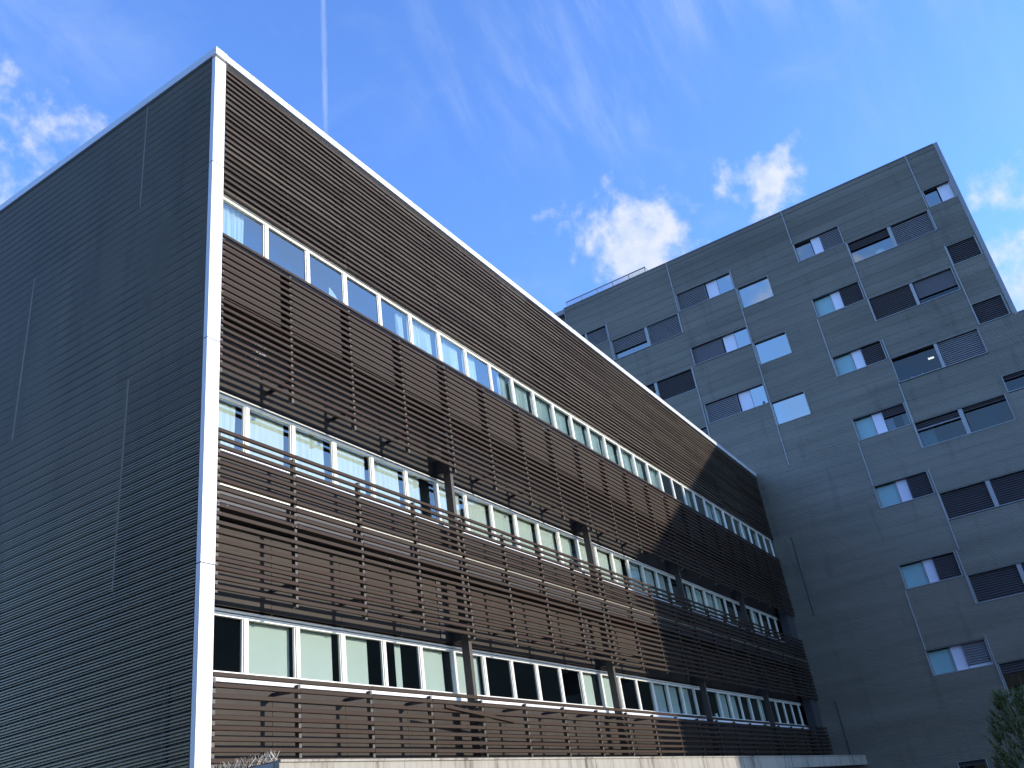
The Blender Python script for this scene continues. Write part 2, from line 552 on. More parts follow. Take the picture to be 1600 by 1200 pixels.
# ------------------------------------------------------------------ the brown building
L1 = 34.04; HR = 16.27; D1 = 19.0
PITCH = 1.67; P0 = 1.95
POSTS = [P0 + PITCH * n for n in range(20)]
CX = [7.02 + 6.68 * n for n in range(4)]          # steel columns
W = 0.60                                          # depth of the recessed wall behind the screens
B = thing('office_building', 'low building with brown slatted front, dark ribbed metal end wall and white corner trim', 'building')

# carcass: roof, rear and inner walls, floor slabs
m_ = MB()
m_.box(0.12, L1 - 0.01, 0.14, D1, HR - 0.30, HR - 0.06)
m_.build('roof', 'roof_gravel', B)
m_ = MB(); m_.box(0.12, L1 - 0.01, D1 - 0.15, D1, 0, HR - 0.31)
m_.build('rear_wall', 'plaster', B)
m_ = MB()
m_.box(0.16, L1 - 0.3, 3.4, 3.5, 0.0, HR - 0.32)
for z in (2.95, 6.45, 10.25, 13.3):
    m_.box(0.16, L1 - 0.3, 0.70, 3.39, z, z + 0.2)
for x in (0.16,):
    m_.box(x, x + 0.05, 0.70, 3.39, 0, HR - 0.32)
for n in range(5):
    x = 0.30 + 1.117 * 6 * (n + 1) - 0.05
    m_.box(x, x + 0.08, 0.72, 3.38, 0.01, HR - 0.33)
m_.build('interior_wall', 'interior', B)
m_ = MB(); m_.box(0.30, L1 - 0.02, 0.02, 0.30, 0, 2.90)
m_.build('ground_floor_wall', 'plaster', B)

# end wall: ribbed metal sheets, joints staggered storey by storey
Z5 = [16.05 - 0.0472 * q for q in (0, 57, 137, 217, 297, 338)]
ROWS = [(Z5[1], Z5[0], 2.03), (Z5[2], Z5[1], 5.37), (Z5[3], Z5[2], 1.98), (Z5[4], Z5[3], 5.35), (Z5[5], Z5[4], 2.0)]


def ribbed(y0, y1, z0, z1, pitch=0.0472):
    mb = MB()
    n = int(round((z1 - z0) / pitch)); pt = (z1 - z0) / n
    prof = []
    for i in range(n):
        z = z0 + i * pt
        if i % 4 == 0:      # sheet overlap: a wider, deeper groove every fourth rib
            prof += [(0.020, z), (0.020, z + pt * 0.66), (-0.026, z + pt * 0.69), (-0.026, z + pt * 0.95)]
            continue
        prof += [(0.018, z), (0.018, z + pt * 0.46), (-0.026, z + pt * 0.50), (-0.026, z + pt * 0.93)]
    prof.append((0.018, z1))
    for (x, z) in prof:
        mb.v += [(x, y0, z), (x, y1, z)]
    for i in range(len(prof) - 1):
        a = 2 * i
        mb.f.append((a, a + 2, a + 3, a + 1))
    return mb


for (z0, z1, j) in ROWS:
    ys = [0.10, j]
    while ys[-1] < D1: ys.append(min(ys[-1] + 6.67, D1))
    for a, b in zip(ys[:-1], ys[1:]):
        if b - a < 0.2: continue
        ribbed(a + 0.008, b - 0.008, z0, z1).build('cladding_panel', 'cladding_dark', B, (0.026, 0, 0))
    if z1 > 3:
        box(-0.002, 0.025, j - 0.006, j + 0.012, z0 + 0.02, z1 - 0.02).build('joint_strip', 'cladding_dark', B)
m_ = MB(); m_.box(0.045, 0.10, 0.11, D1, 0, 16.06)
m_.build('end_wall', 'dark_steel', B)
# thin drip strip under the cap on the end wall
box(-0.012, 0.02, 0.10, D1, 16.062, 16.078).build('drip_strip', 'trim_grey', B)

# white corner post in storey lengths
zc = [0.1, 1.955, 5.765, 9.565, 13.355, 16.062]
for a, b in zip(zc[:-1], zc[1:]):
    m_ = MB(); m_.box(0.0, 0.262, 0.0, 0.095, a + 0.009, b - 0.009)
    m_.build('corner_trim', 'white_paint', B)
m_ = MB(); m_.box(0.006, 0.256, 0.006, 0.09, 0.1, 16.05)
m_.build('corner_core', 'dark_steel', B)
# roof cap
xs = [0.270] + [0.27 + 3.34 * k for k in range(1, 11)] + [L1 - 0.012]
m_ = MB(); m_.box(-0.03, 0.262, -0.045, 0.12, 16.085, HR + 0.01); m_.build('roof_cap', 'cap_metal', B)
for a, b in zip(xs[:-1], xs[1:]):
    m_ = MB(); m_.box(a, b - 0.006, -0.035, 0.12, 16.09, HR); m_.build('roof_cap', 'cap_metal', B)
ys = [0.125, 2.03, 8.7, 15.3, D1]
for a, b in zip(ys[:-1], ys[1:]):
    m_ = MB(); m_.box(-0.03, 0.12, a, b - 0.008, 16.085, HR); m_.build('roof_cap', 'cap_metal', B)

# ---- slat screens
SP = 0.14
SCREENS = {'top': (12.84, 15.98), 'upper': (9.07, 11.87), 'middle': (5.40, 8.02), 'lower': (2.99, 4.26)}
slat_meshes = {}


def slat_mesh(L, mat='slat_brown'):
    k = (round(L, 3), mat)
    if k not in slat_meshes:
        mb = MB()
        # slightly chamfered board
        h = 0.064; d = 0.040 if mat == 'slat_brown' else 0.050; c = 0.006
        pr = [(0, c), (0, h - c), (c, h), (d, h), (d, 0), (c, 0)]
        n = len(pr)
        for x in (0.0, L):
            for (y, z) in pr: mb.v.append((x, y, z))
        for i in range(n):
            j = (i + 1) % n
            mb.f.append((i, n + i, n + j, j)[::-1])
        mb.f.append(tuple(range(n))); mb.f.append(tuple(range(n, 2 * n))[::-1])
        slat_meshes[k] = (mb, mb.mesh('slat', mat))
    return slat_meshes[k]


slat_parts = 0
rest = MB()


rest_top = MB()


def add_slat(x, y, z, L, single, rot=0.0, mat='slat_brown'):
    global slat_parts
    mb, me = slat_mesh(L, mat)
    rest_ = rest if mat == 'slat_brown' else rest_top
    if single and slat_parts < 299:
        o = put('slat', me, B, (x, y, z))
        o.rotation_euler = (0, rot, 0)
        slat_parts += 1
    else:
        b = len(rest_.v)
        rest_.v += [(p[0] + x, p[1] + y, p[2] + z) for p in mb.v]
        rest_.f += [tuple(i + b for i in f) for f in mb.f]


edges = [0.275] + POSTS
if edges[-1] < L1 - 0.4: edges.append(L1 - 0.03)
else: edges[-1] = L1 - 0.03
for n in range(len(edges) - 1):
    xa, xb = edges[n], edges[n + 1]
    Ls = round(xb - xa - 0.006, 2)
    for key in ('upper', 'middle', 'lower'):
        z0, z1 = SCREENS[key]
        k = 0; z = z1 - 0.072
        while z > z0 - 0.02:
            jx = random.uniform(-0.003, 0.003); jz = random.uniform(-0.003, 0.003)
            if key == 'lower' and n == 4 and k == 3:
                # one board has come loose and hangs at its far end
                o = put('slat', slat_mesh(2.35)[1], B, (5.62, -0.045, 3.97)); o.rotation_euler = (0, 0.085, 0)
                o['label'] = 'loose brown board hanging at a slant'
            elif key == 'lower' and n == 3 and k == 6:
                pass
            add_slat(xa + 0.003 + jx, random.uniform(-0.002, 0.002), z + jz, Ls, n < 5)
            z -= SP; k += 1
# the top screen has boards two bays long
te = [0.275] + [POSTS[i] for i in range(1, 20, 2)]
te[-1] = L1 - 0.03
z0, z1 = SCREENS['top']
for n in range(len(te) - 1):
    xa, xb = te[n], te[n + 1]
    z = z1 - 0.072; k = 0
    while z > z0 - 0.03:
        ln = round(xb - xa - 0.008, 2)
        warp = random.uniform(-0.006, 0.006)
        add_slat(xa + 0.004, random.uniform(-0.004, 0.004), z + warp, ln, n < 3, mat='slat_weathered')
        z -= SP; k += 1
o = rest.build('slats', 'slat_brown', B); o['kind'] = 'stuff'
o = rest_top.build('slats', 'slat_weathered', B); o['kind'] = 'stuff'

# ---- posts behind the slats
for key in ('upper', 'middle', 'lower'):
    z0, z1 = SCREENS[key]
    pm = box(-0.014, 0.040, 0.0425, 0.125, z0 - 0.02, z1 - 0.075).mesh('screen_post', 'post_brown')
    for x in [0.315] + POSTS[:-1]:
        put('screen_post', pm, B, (x, 0, 0))
pm = box(-0.02, 0.03, 0.0525, 0.082, 12.82, 15.95).mesh('screen_post', 'dark_steel')
for x in POSTS[:-1]: put('screen_post', pm, B, (x, 0, 0))

# ---- brackets from posts back to the wall
bm = MB()
bm.v = [(-0.025, 0.125, -0.08), (0.025, 0.125, -0.08), (0.025, 0.125, 0.0), (-0.025, 0.125, 0.0),
        (-0.025, W - 0.004, -0.05), (0.025, W - 0.004, -0.05), (0.025, W - 0.004, 0.0), (-0.025, W - 0.004, 0.0)]
bm.f = [(0, 1, 2, 3), (7, 6, 5, 4), (0, 4, 5, 1), (1, 5, 6, 2), (2, 6, 7, 3), (3, 7, 4, 0)]
bme = bm.mesh('bracket', 'dark_steel')
for z in (9.50, 5.80, 4.16):
    for x in POSTS[:-1]:
        o = put('bracket', bme, B, (x, 0, z))

# ---- recessed wall panels (y = W) and the projecting spandrel below the top windows
walls = [(9.10, 10.54), (7.13, 7.915), (5.36, 6.74), (2.92, 4.25)]
for (a, b) in walls:
    for n in range(len(edges) - 1):
        xa, xb = edges[n], edges[n + 1]
        if n == 0: xa = 0.02
        yw = W - 0.12 if a == 7.13 else W
        pmn = box(xa + 0.004, xb - 0.004, yw, W + 0.06, a, b)
        pmn.build('wall_panel', 'panel_brown', B)
m_ = MB()
for (a, b) in walls: m_.box(0.02, L1 - 0.02, W + 0.062, W + 0.09, a, b)
m_.box(0.02, L1 - 0.02, W + 0.062, W + 0.09, 10.541, 11.80)
m_.build('backing_wall', 'dark_steel', B)
for n in range(len(edges) - 1):
    xa, xb = edges[n], edges[n + 1]
    box(xa + (0.06 if n else -0.0), xb - 0.17, 0.130, 0.16, 10.60, 11.835).build('spandrel_panel', 'panel_brown', B)
m_ = MB(); m_.box(0.27, L1 - 0.02, 0.162, W + 0.06, 10.545, 10.59)
m_.build('soffit', 'dark_steel', B)
m_ = MB(); m_.box(0.27, L1 - 0.02, 0.33, 0.36, 10.60, 11.74)
m_.build('backing_wall', 'gap_shade_black', B)  # black sheet painting the shade between the spandrel panels
# panels behind the top screen; open notches at the posts further along
for n in range(len(edges) - 1):
    xa, xb = edges[n], edges[n + 1]
    gap = 0.16
    if n < 7: continue
    box(xa + 0.003, xb - gap, 0.085, 0.12, 12.86, 16.06).build('wall_panel', 'panel_brown', B)
m_ = MB(); m_.box(0.27, L1 - 0.02, 0.20, 0.24, 12.87, 16.05)
m_.build('backing_wall', 'gap_shade_black', B)  # black sheet standing in for the shade between the top slats
# ledge between middle and lower window rows: grating edge of three metal profiles and a dark plate
for n in range(len(edges) - 1):
    xa, xb = edges[n], edges[n + 1]
    for z, h, y, mt_ in ((7.075, 0.028, 0.048, 'edge_metal'), (6.93, 0.030, 0.135, 'grey_metal'), (6.78, 0.030, 0.135, 'grey_metal')):
        box(xa + 0.045, xb - 0.10, y, y + 0.035, z, z + h).build('ledge_profile', mt_, B)
m_ = MB(); m_.box(0.27, L1 - 0.02, 0.175, W - 0.005, 6.765, 7.09)
m_.build('ledge', 'dark_steel', B)

# ---- steel columns and the stub beams back to the wall
for x in CX:
    box(x - 0.05, x + 0.05, 0.20, 0.38, 2.93, 10.54).build('column', 'column_paint', B)
    for z in (5.42, 9.14):
        box(x - 0.068, x + 0.048, 0.382, W - 0.003, z, z + 0.34).build('stub_beam', 'dark_steel', B)
    box(x - 0.45, x - 0.30, W - 0.02, W - 0.002, 5.45, 6.70).build('pipe_casing', 'dark_steel', B)

# ---- windows
CP = 1.117
NC = 30
X0 = 0.30


def frame_mesh(name, h, dbl, depth=0.07):
    mb = MB(); w = CP
    s0 = 0.042; s1 = 0.042 if not dbl else 0.062
    mb.box(0.0, s0, 0, depth, 0, h)
    mb.box(w - s1 - (0.006 if dbl else 0), w - (0.006 if dbl else 0), 0, depth, 0, h)
    mb.box(s0, w - s1 - (0.006 if dbl else 0), 0.003, depth - 0.003, h - 0.055, h)
    mb.box(s0, w - s1 - (0.006 if dbl else 0), 0.003, depth - 0.003, 0, 0.05)
    # inner sash
    mb.box(s0 + 0.001, s0 + 0.022, 0.018, depth - 0.01, 0.051, h - 0.056)
    mb.box(w - s1 - 0.028, w - s1 - 0.007, 0.018, depth - 0.01, 0.051, h - 0.056)
    return mb.mesh(name, 'frame_white')


def pane_mesh(h, mat):
    return box(0.064, CP - 0.092, 0.034, 0.042, 0.052, h - 0.057).mesh('pane', mat)


def curtain_mesh(w, h, amp=0.035, n=None, mat='curtain_cloth', seed=0):
    r = random.Random(seed)
    mb = MB(); n = n or int(w / 0.028)
    top = []; ph = r.uniform(0, 6)
    for i in range(n + 1):
        t = i / n
        x = t * w
        y = amp * math.sin(ph + i * 1.35 + 0.8 * math.sin(i * 0.37 + ph)) * (0.6 + 0.4 * math.sin(i * 0.21 + ph))
        top.append((x, y))
    for (x, y) in top:
        mb.v += [(x + 0.02 * math.sin(x * 9 + ph), y * 1.25, 0), (x, y * 0.55, h)]
    for i in range(n):
        a = 2 * i
        mb.f.append((a, a + 2, a + 3, a + 1))
    return mb


HW = {3: (11.875, 0.915), 2: (8.04, 0.99), 1: (4.38, 0.92)}
FY = {3: 0.10, 2: W, 1: W}
fm = {(r, d): frame_mesh('window', HW[r][1], d) for r in (1, 2, 3) for d in (False, True)}
pmesh = {3: pane_mesh(HW[3][1], 'glass_blue'), 2: pane_mesh(HW[2][1], 'glass_mid'), 1: pane_mesh(HW[1][1], 'glass_clear')}
# what hangs behind the glass, cell by cell from the corner
R3 = {0: ('c', 0.0, 0.66), 4: ('c', .72, .98), 5: ('c', 0, .95), 6: ('c', 0, .95), 7: ('c', 0, .62), 8: ('c', .55, .98), 9: ('c', 0, 1),
      10: ('s', 0, 1), 11: ('s', 0, 1), 12: ('s', 0, .92), 13: ('c', 0, 1), 14: ('c', 0, .85), 15: ('c', 0, 1), 16: ('c', 0, .9),
      17: ('s', .1, 1), 18: ('s', 0, .4), 20: ('c', .3, .9), 22: ('c', .5, 1), 23: ('s', 0, 1), 26: ('s', 0, .9), 28: ('c', 0, .8)}
R2 = {0: (0, .93), 1: (.0, .96), 2: (0, .88), 3: (0, .97), 4: (0, .94), 5: (0, .55), 6: (0, 1), 7: (0, 1), 8: (0, .95), 9: (0, .92), 10: (0, 1),
      11: (0, .9), 12: (0, 1), 13: (0, .95), 14: (0, .8), 15: (0, 1), 16: (0, 1), 17: (0, .85), 19: (.6, 1), 20: (0, 1), 21: (0, 1), 22: (0, .9),
      26: (0, .9)}
R1 = {1: (0, 1), 2: (0, .9), 3: (0, .72), 4: (.40, .58), 5: (0, .82), 6: (0, 1), 11: (0, .75), 12: (0, 1), 15: (0, 1), 16: (0, .92), 17: (0, .8),
      20: (0, 1), 21: (0, .9), 24: (.1, .7), 25: (0, .3), 23: (0, .3)}
for r in (3, 2, 1):
    z, h = HW[r]; y = FY[r]
    for i in range(NC):
        x = X0 + CP * i
        if x + CP > L1 - 0.1: break
        dbl = (i % 3 == 2)
        w_ = put('window', fm[(r, dbl)], B, (x, y, z))
        put('pane', pmesh[r], w_)
        if r == 3 and i in R3:
            ty, a, b = R3[i]
            cw = (CP - 0.14) * (b - a)
            cm = curtain_mesh(cw, h - 0.03, 0.03 if ty == 'c' else 0.042, n=max(6, int(cw / (0.026 if ty == 'c' else 0.034))), seed=i)
            cm.build('curtain', 'curtain_cloth', w_, (0.06 + (CP - 0.14) * a, 0.17, 0.01))
        if r == 2 and i in R2:
            a, b = R2[i]
            curtain_mesh((CP - 0.13) * (b - a), h - 0.02, 0.012, n=int(30 * (b - a)), seed=i + 50).build('blind', 'blind_white', w_, (0.06 + (CP - 0.13) * a, 0.14, 0.0))
        if r == 1 and i in R1:
            a, b = R1[i]
            box(0, (CP - 0.13) * (b - a), 0, 0.006, 0.0, h - 0.02).build('blind', 'blind_mint', w_, (0.06 + (CP - 0.13) * a, 0.14, 0.0))
# head flashings and sills, one length per three windows
for r in (3, 2, 1):
    z, h = HW[r]; y = FY[r]
    for n in range(10):
        xa = X0 + 3 * CP * n; xb = min(xa + 3 * CP, L1 - 0.12)
        box(xa + 0.003, xb - 0.003, y - 0.02, y + 0.06, z + h + 0.014, z + h + 0.040).build('head_flashing', 'frame_white', B)
        if r != 3:
            box(xa + 0.003, xb - 0.003, y - 0.055, y + 0.06, z - 0.115, z - 0.045).build('sill', 'white_paint', B)
        else:
            box(xa + 0.003, xb - 0.003, 0.085, 0.168, z - 0.038, z - 0.002).build('sill', 'white_paint', B)
    m_ = MB(); m_.box(0.28, L1 - 0.02, y + 0.01, y + 0.06, z + h + 0.0005, z + h + 0.0135)
    m_.box(0.28, L1 - 0.02, y + 0.0, y + 0.06, z + h + 0.041, z + h + (0.075 if r == 3 else 0.1))
    m_.build('window_lintel', 'dark_steel', B)
# blank at the far end of the recessed rows
for r in (2, 1):
    z, h = HW[r]
    box(L1 - 0.6, L1 - 0.03, W - 0.10, W - 0.005, z - 0.05, z + h + 0.1).build('end_panel', 'dark_steel', B)
m_ = MB(); m_.box(33.0, L1 - 0.03, 0.135, W - 0.11, 2.93, 6.76); m_.box(33.0, L1 - 0.03, 0.135, W - 0.11, 7.10, 10.54)
m_.build('end_pier', 'dark_steel', B)
# small white clip on a post of the lowest screen
box(7.66, 7.76, -0.03, -0.004, 3.80, 3.845).build('metal_clip', 'paper', B)

# ---- concrete canopy over the ground floor
CY = -1.25
m_ = MB()
m_.box(0.27, L1 - 0.03, CY + 0.10, 0.0, 2.62, 2.915)
can = m_.build('canopy', 'soffit_brown', B)
fxs = [0.255]
while fxs[-1] < L1 - 2.7: fxs.append(fxs[-1] + 2.50)
fxs.append(L1 - 0.02)
for a, b in zip(fxs[:-1], fxs[1:]):
    box(a + (0.004 if a > .3 else 0), b - 0.004, CY, CY + 0.098, 2.56, 2.89).build('fascia_block', 'concrete', can)
    box(a + 0.002, b - 0.002, CY - 0.025, CY + 0.11, 2.892, 2.922).build('coping', 'concrete', can)
box(0.235, 0.268, CY + 0.10, 0.0, 2.56, 2.90).build('side_fascia', 'jamb_grey', can)
sp = random.Random(3)
for k in range(34):
    mb = MB()
    yb = CY + 0.05 + k * 0.036
    for q in range(3):
        dx = sp.uniform(-0.10, 0.12); dy = sp.uniform(-0.03, 0.03)
        mb.tube((0, 0, 0), (dx, dy, sp.uniform(0.09, 0.14)), 0.0016, 0.0012, 4)
    mb.build('bird_spike', 'spike_steel', can, (0.27, yb, 2.917 if yb > CY + 0.11 else 2.9225))

# ------------------------------------------------------------------ the grey building
T = thing('tall_building', 'tall grey ribbed metal building with staggered windows rising behind the brown one', 'building', (L1, 0, 0))
TZ = 30.08; WZ = 19.78; TY0 = -13.36; TY1 = 8.55; WY = -40.5; TB = 13.0
A = []   # openings: y_left (greater), y_right, z_top, z_bottom, segments
A += [(-5.28, -7.70, 27.79, 26.65, [('blue', 0, .34), ('white', .36, .56), ('shut', .58, 1)]),
      (-5.24, -7.66, 24.28, 23.16, [('teal', 0, .37), ('white', .38, .57), ('shutd', .58, 1)]),
      (-5.24, -7.64, 20.81, 19.72, [('teal', 0, .36), ('white', .38, .58), ('shutd', .59, 1)]),
      (-5.18, -7.61, 17.37, 16.24, [('teal', 0, .34), ('white', .36, .56), ('mixd', .57, 1)]),
      (-5.10, -7.50, 13.94, 12.84, [('teal', 0, .38), ('white', .40, .60), ('shutd', .61, 1)]),
      (-5.00, -7.38, 10.20, 9.11, [('teal', 0, .40), ('white', .42, .60), ('shutd', .61, 1)]),
      (-4.90, -7.30, 6.47, 5.43, [('teal', 0, .38), ('white', .40, .60), ('shutb', .61, 1)])]
A += [(-7.78, -11.82, 26.57, 25.30, [('halfglass', 0, .50), ('mull', .50, .545), ('shut', .55, 1)]),
      (-7.77, -11.74, 23.12, 21.83, [('shutd', 0, .50), ('mull', .50, .54), ('darkhalf', .545, 1)]),
      (-7.75, -11.72, 19.69, 18.38, [('open', 0, .50), ('mull', .50, .54), ('shut', .545, 1)]),
      (-7.70, -11.64, 16.26, 14.99, [('curt', 0, .49), ('mull', .49, .54), ('darkglass', .545, 1)]),
      (-7.62, -11.56, 12.79, 11.55, [('shutd', 0, .49), ('mull', .49, .54), ('shutd', .545, 1)]),
      (-7.52, -11.45, 9.08, 7.87, [('shutd', 0, .49), ('mull', .49, .54), ('shutd', .545, 1)]),
      (-7.41, -11.35, 5.42, 4.24, [('halfglass', 0, .49), ('mull', .49, .54), ('shutd', .545, 1)])]
A += [(-11.94, -13.27, 27.70, 26.64, [('blue', 0, .45), ('white', .50, .95)]),
      (-11.87, -13.21, 24.26, 23.16, [('shutd', 0, 1)]),
      (-11.84, -13.18, 20.90, 19.79, [('shutd', 0, 1)]),
      (-11.79, -14.2, 17.08, 16.27, [('darkglass', 0, .36), ('white', .38, .62), ('shutd', .64, 1)])]
A += [(1.60, -1.66, 27.80, 26.66, [('shut', 0, .52), ('white', .54, .74), ('sky', .75, 1)]),
      (1.56, -1.69, 24.25, 23.15, [('brown', 0, .54), ('white', .56, .76), ('sky', .77, 1)]),
      (1.62, -1.66, 20.79, 19.64, [('shut', 0, .54), ('white', .56, .76), ('sky', .77, 1)])]
A += [(-1.78, -3.53, 26.63, 25.30, [('sky', 0, 1)]), (-1.78, -3.52, 23.11, 21.81, [('sky', 0, 1)]),
      (-1.74, -3.48, 19.61, 18.32, [('sky', 0, 1)])]
A += [(6.00, 1.74, 26.62, 25.32, [('halfshut', 0, .50), ('mull', .50, .545), ('shut', .55, 1)]),
      (6.00, 1.77, 23.08, 21.81, [('halfglass', 0, .46), ('mull', .46, .50), ('shutd', .505, 1)]),
      (5.95, 1.76, 19.56, 18.30, [('shutd', 0, .50), ('mull', .50, .54), ('shut', .545, 1)])]
A += [(8.30, 6.10, 27.80, 26.72, [('shutd', 0, .34), ('mull', .34, .40), ('shut', .405, 1)])]
A += [(-4.67, -5.77, 2.10, 1.00, [('darkglass', 0, 1)])]

# ribbed cladding, row by row, interrupted at openings
RP = 0.062


def cladding(y_lo, y_hi, z_lo, z_hi, ops):
    mb = MB()
    z = z_lo; row = 0
    while z < z_hi - 0.005:
        zt = min(z + RP, z_hi)
        cuts = [(b, a) for (a, b, zt_, zb_, _) in ops if zb_ < zt - 0.02 and zt_ > z + 0.02]
        cuts.sort()
        cur = y_lo; segs = []
        for (c0, c1) in cuts:
            if c0 > cur: segs.append((cur, min(c0, y_hi)))
            cur = max(cur, c1)
        if cur < y_hi: segs.append((cur, y_hi))
        p_ = zt - z
        row += 1
        pr = [(0, z), (0, z + p_ * 0.30), (-0.018, z + p_ * 0.52), (-0.018, z + p_ * 0.92), (0, zt)]
        if row % 8 == 0:    # overlap of two sheets
            pr = [(0.010, z), (0.010, z + p_ * 0.36), (-0.018, z + p_ * 0.54), (-0.018, z + p_ * 0.92), (0, zt)]
        for (a, b) in segs:
            if b - a < 0.02: continue
            base = len(mb.v)
            for (x, zz) in pr: mb.v += [(x, a, zz), (x, b, zz)]
            for i in range(4):
                q = base + 2 * i
                mb.f.append((q, q + 2, q + 3, q + 1))
        z += RP
    return mb


cladding(TY0, TY1, 0.05, TZ - 0.04, A).build('cladding', 'cladding_grey', T)
cladding(WY, TY0 - 0.003, 0.05, WZ - 0.04, A).build('wing_cladding', 'cladding_grey', T)
cladding(TY1 + 0.02, 20.0, 12.0, TZ - 0.12, []).build('rear_cladding', 'cladding_grey', T, (0.35, 0, 0))
# shell
m_ = MB()
m_.box(0.01, TB, TY0 + 0.02, 20.0, TZ - 0.35, TZ - 0.05)
m_.build('roof', 'roof_gravel', T)
m_ = MB(); m_.box(0.01, TB, WY + 0.02, TY0 - 0.01, WZ - 0.35, WZ - 0.05); m_.build('wing_roof', 'roof_gravel', T)
m_ = MB()
m_.box(0.012, TB, TY0, TY0 + 0.2, WZ - 0.04, TZ - 0.36)
m_.box(0.012, TB, WY, WY + 0.2, 0, WZ - 0.36)
m_.box(TB - 0.2, TB, WY + 0.21, 19.8, 0, WZ - 0.37)
m_.box(TB - 0.2, TB, TY0 + 0.21, 19.8, WZ - 0.36, TZ - 0.37)
m_.build('outer_wall', 'plaster', T)
m_ = MB()
m_.box(3.0, 3.1, WY + 0.3, 19.7, 0, WZ - 0.4); m_.box(3.0, 3.1, TY0 + 0.3, 19.7, WZ - 0.39, TZ - 0.4)
for k in range(8):
    z = 28.35 - 3.5 * k
    m_.box(0.30, 2.99, (TY0 if z > 19 else WY) + 0.25, 8.4, z, z + 0.2)
for y in (-11.86, -7.74, -3.62, 1.68, 6.05, -13.6):
    m_.box(0.36, 2.98, y - 0.04, y + 0.04, 0, (TZ if y > -13 else WZ) - 0.5)
m_.build('interior_wall', 'interior', T)
# corner trim, roof edge
box(-0.055, 0.02, TY0 - 0.10, TY0 + 0.09, WZ - 0.02, TZ - 0.03).build('corner_trim', 'trim_grey', T)
box(-0.050, 0.30, TY0 + 0.10, TY1, TZ - 0.038, TZ).build('roof_edge', 'shutter_grey', T)
box(-0.050, 0.30, WY, TY0 - 0.11, WZ - 0.038, WZ).build('roof_edge', 'shutter_grey', T)
box(-0.045, 0.02, TY1 - 0.03, TY1 + 0.015, 12, TZ - 0.04).build('corner_trim', 'trim_grey', T)
box(0.02, 0.33, TY1 + 0.001, TY1 + 0.018, 12, TZ - 0.05).build('step_return', 'dark_steel', T)
# vertical trims
for (y, za, zb) in [(-5.25, 30.03, 27.84), (-7.76, 26.64, 21.80), (-5.21, 23.10, 19.70), (-7.74, 20.8, 19.7), (-7.72, 18.34, 16.28), (-7.68, 17.4, 14.97),
                    (-5.12, 16.20, 13.98), (-7.60, 14.0, 10.2), (-7.48, 10.2, 7.85), (-4.95, 9.06, 6.5), (-7.36, 6.6, 2.82),
                    (-11.88, 30.03, 26.66), (-11.85, 24.3, 19.78), (-11.86, 25.3, 26.6), (1.66, 30.03, 26.68), (-1.73, 26.60, 16.16), (-1.70, 27.9, 26.6),
                    (1.72, 26.6, 25.3), (1.74, 23.10, 18.3), (6.05, 27.8, 25.3), (-5.27, 26.6, 27.8)]:
    box(-0.062, -0.001, y - 0.022, y + 0.022, min(za, zb), max(za, zb)).build('vertical_trim', 'jamb_grey', T)
for (y, za, zb) in [(-0.83, 12.69, 8.95), (-0.67, 5.24, 3.04)]:
    box(-0.036, -0.001, y - 0.02, y + 0.02, zb, za).build('vertical_joint', 'dark_steel', T)

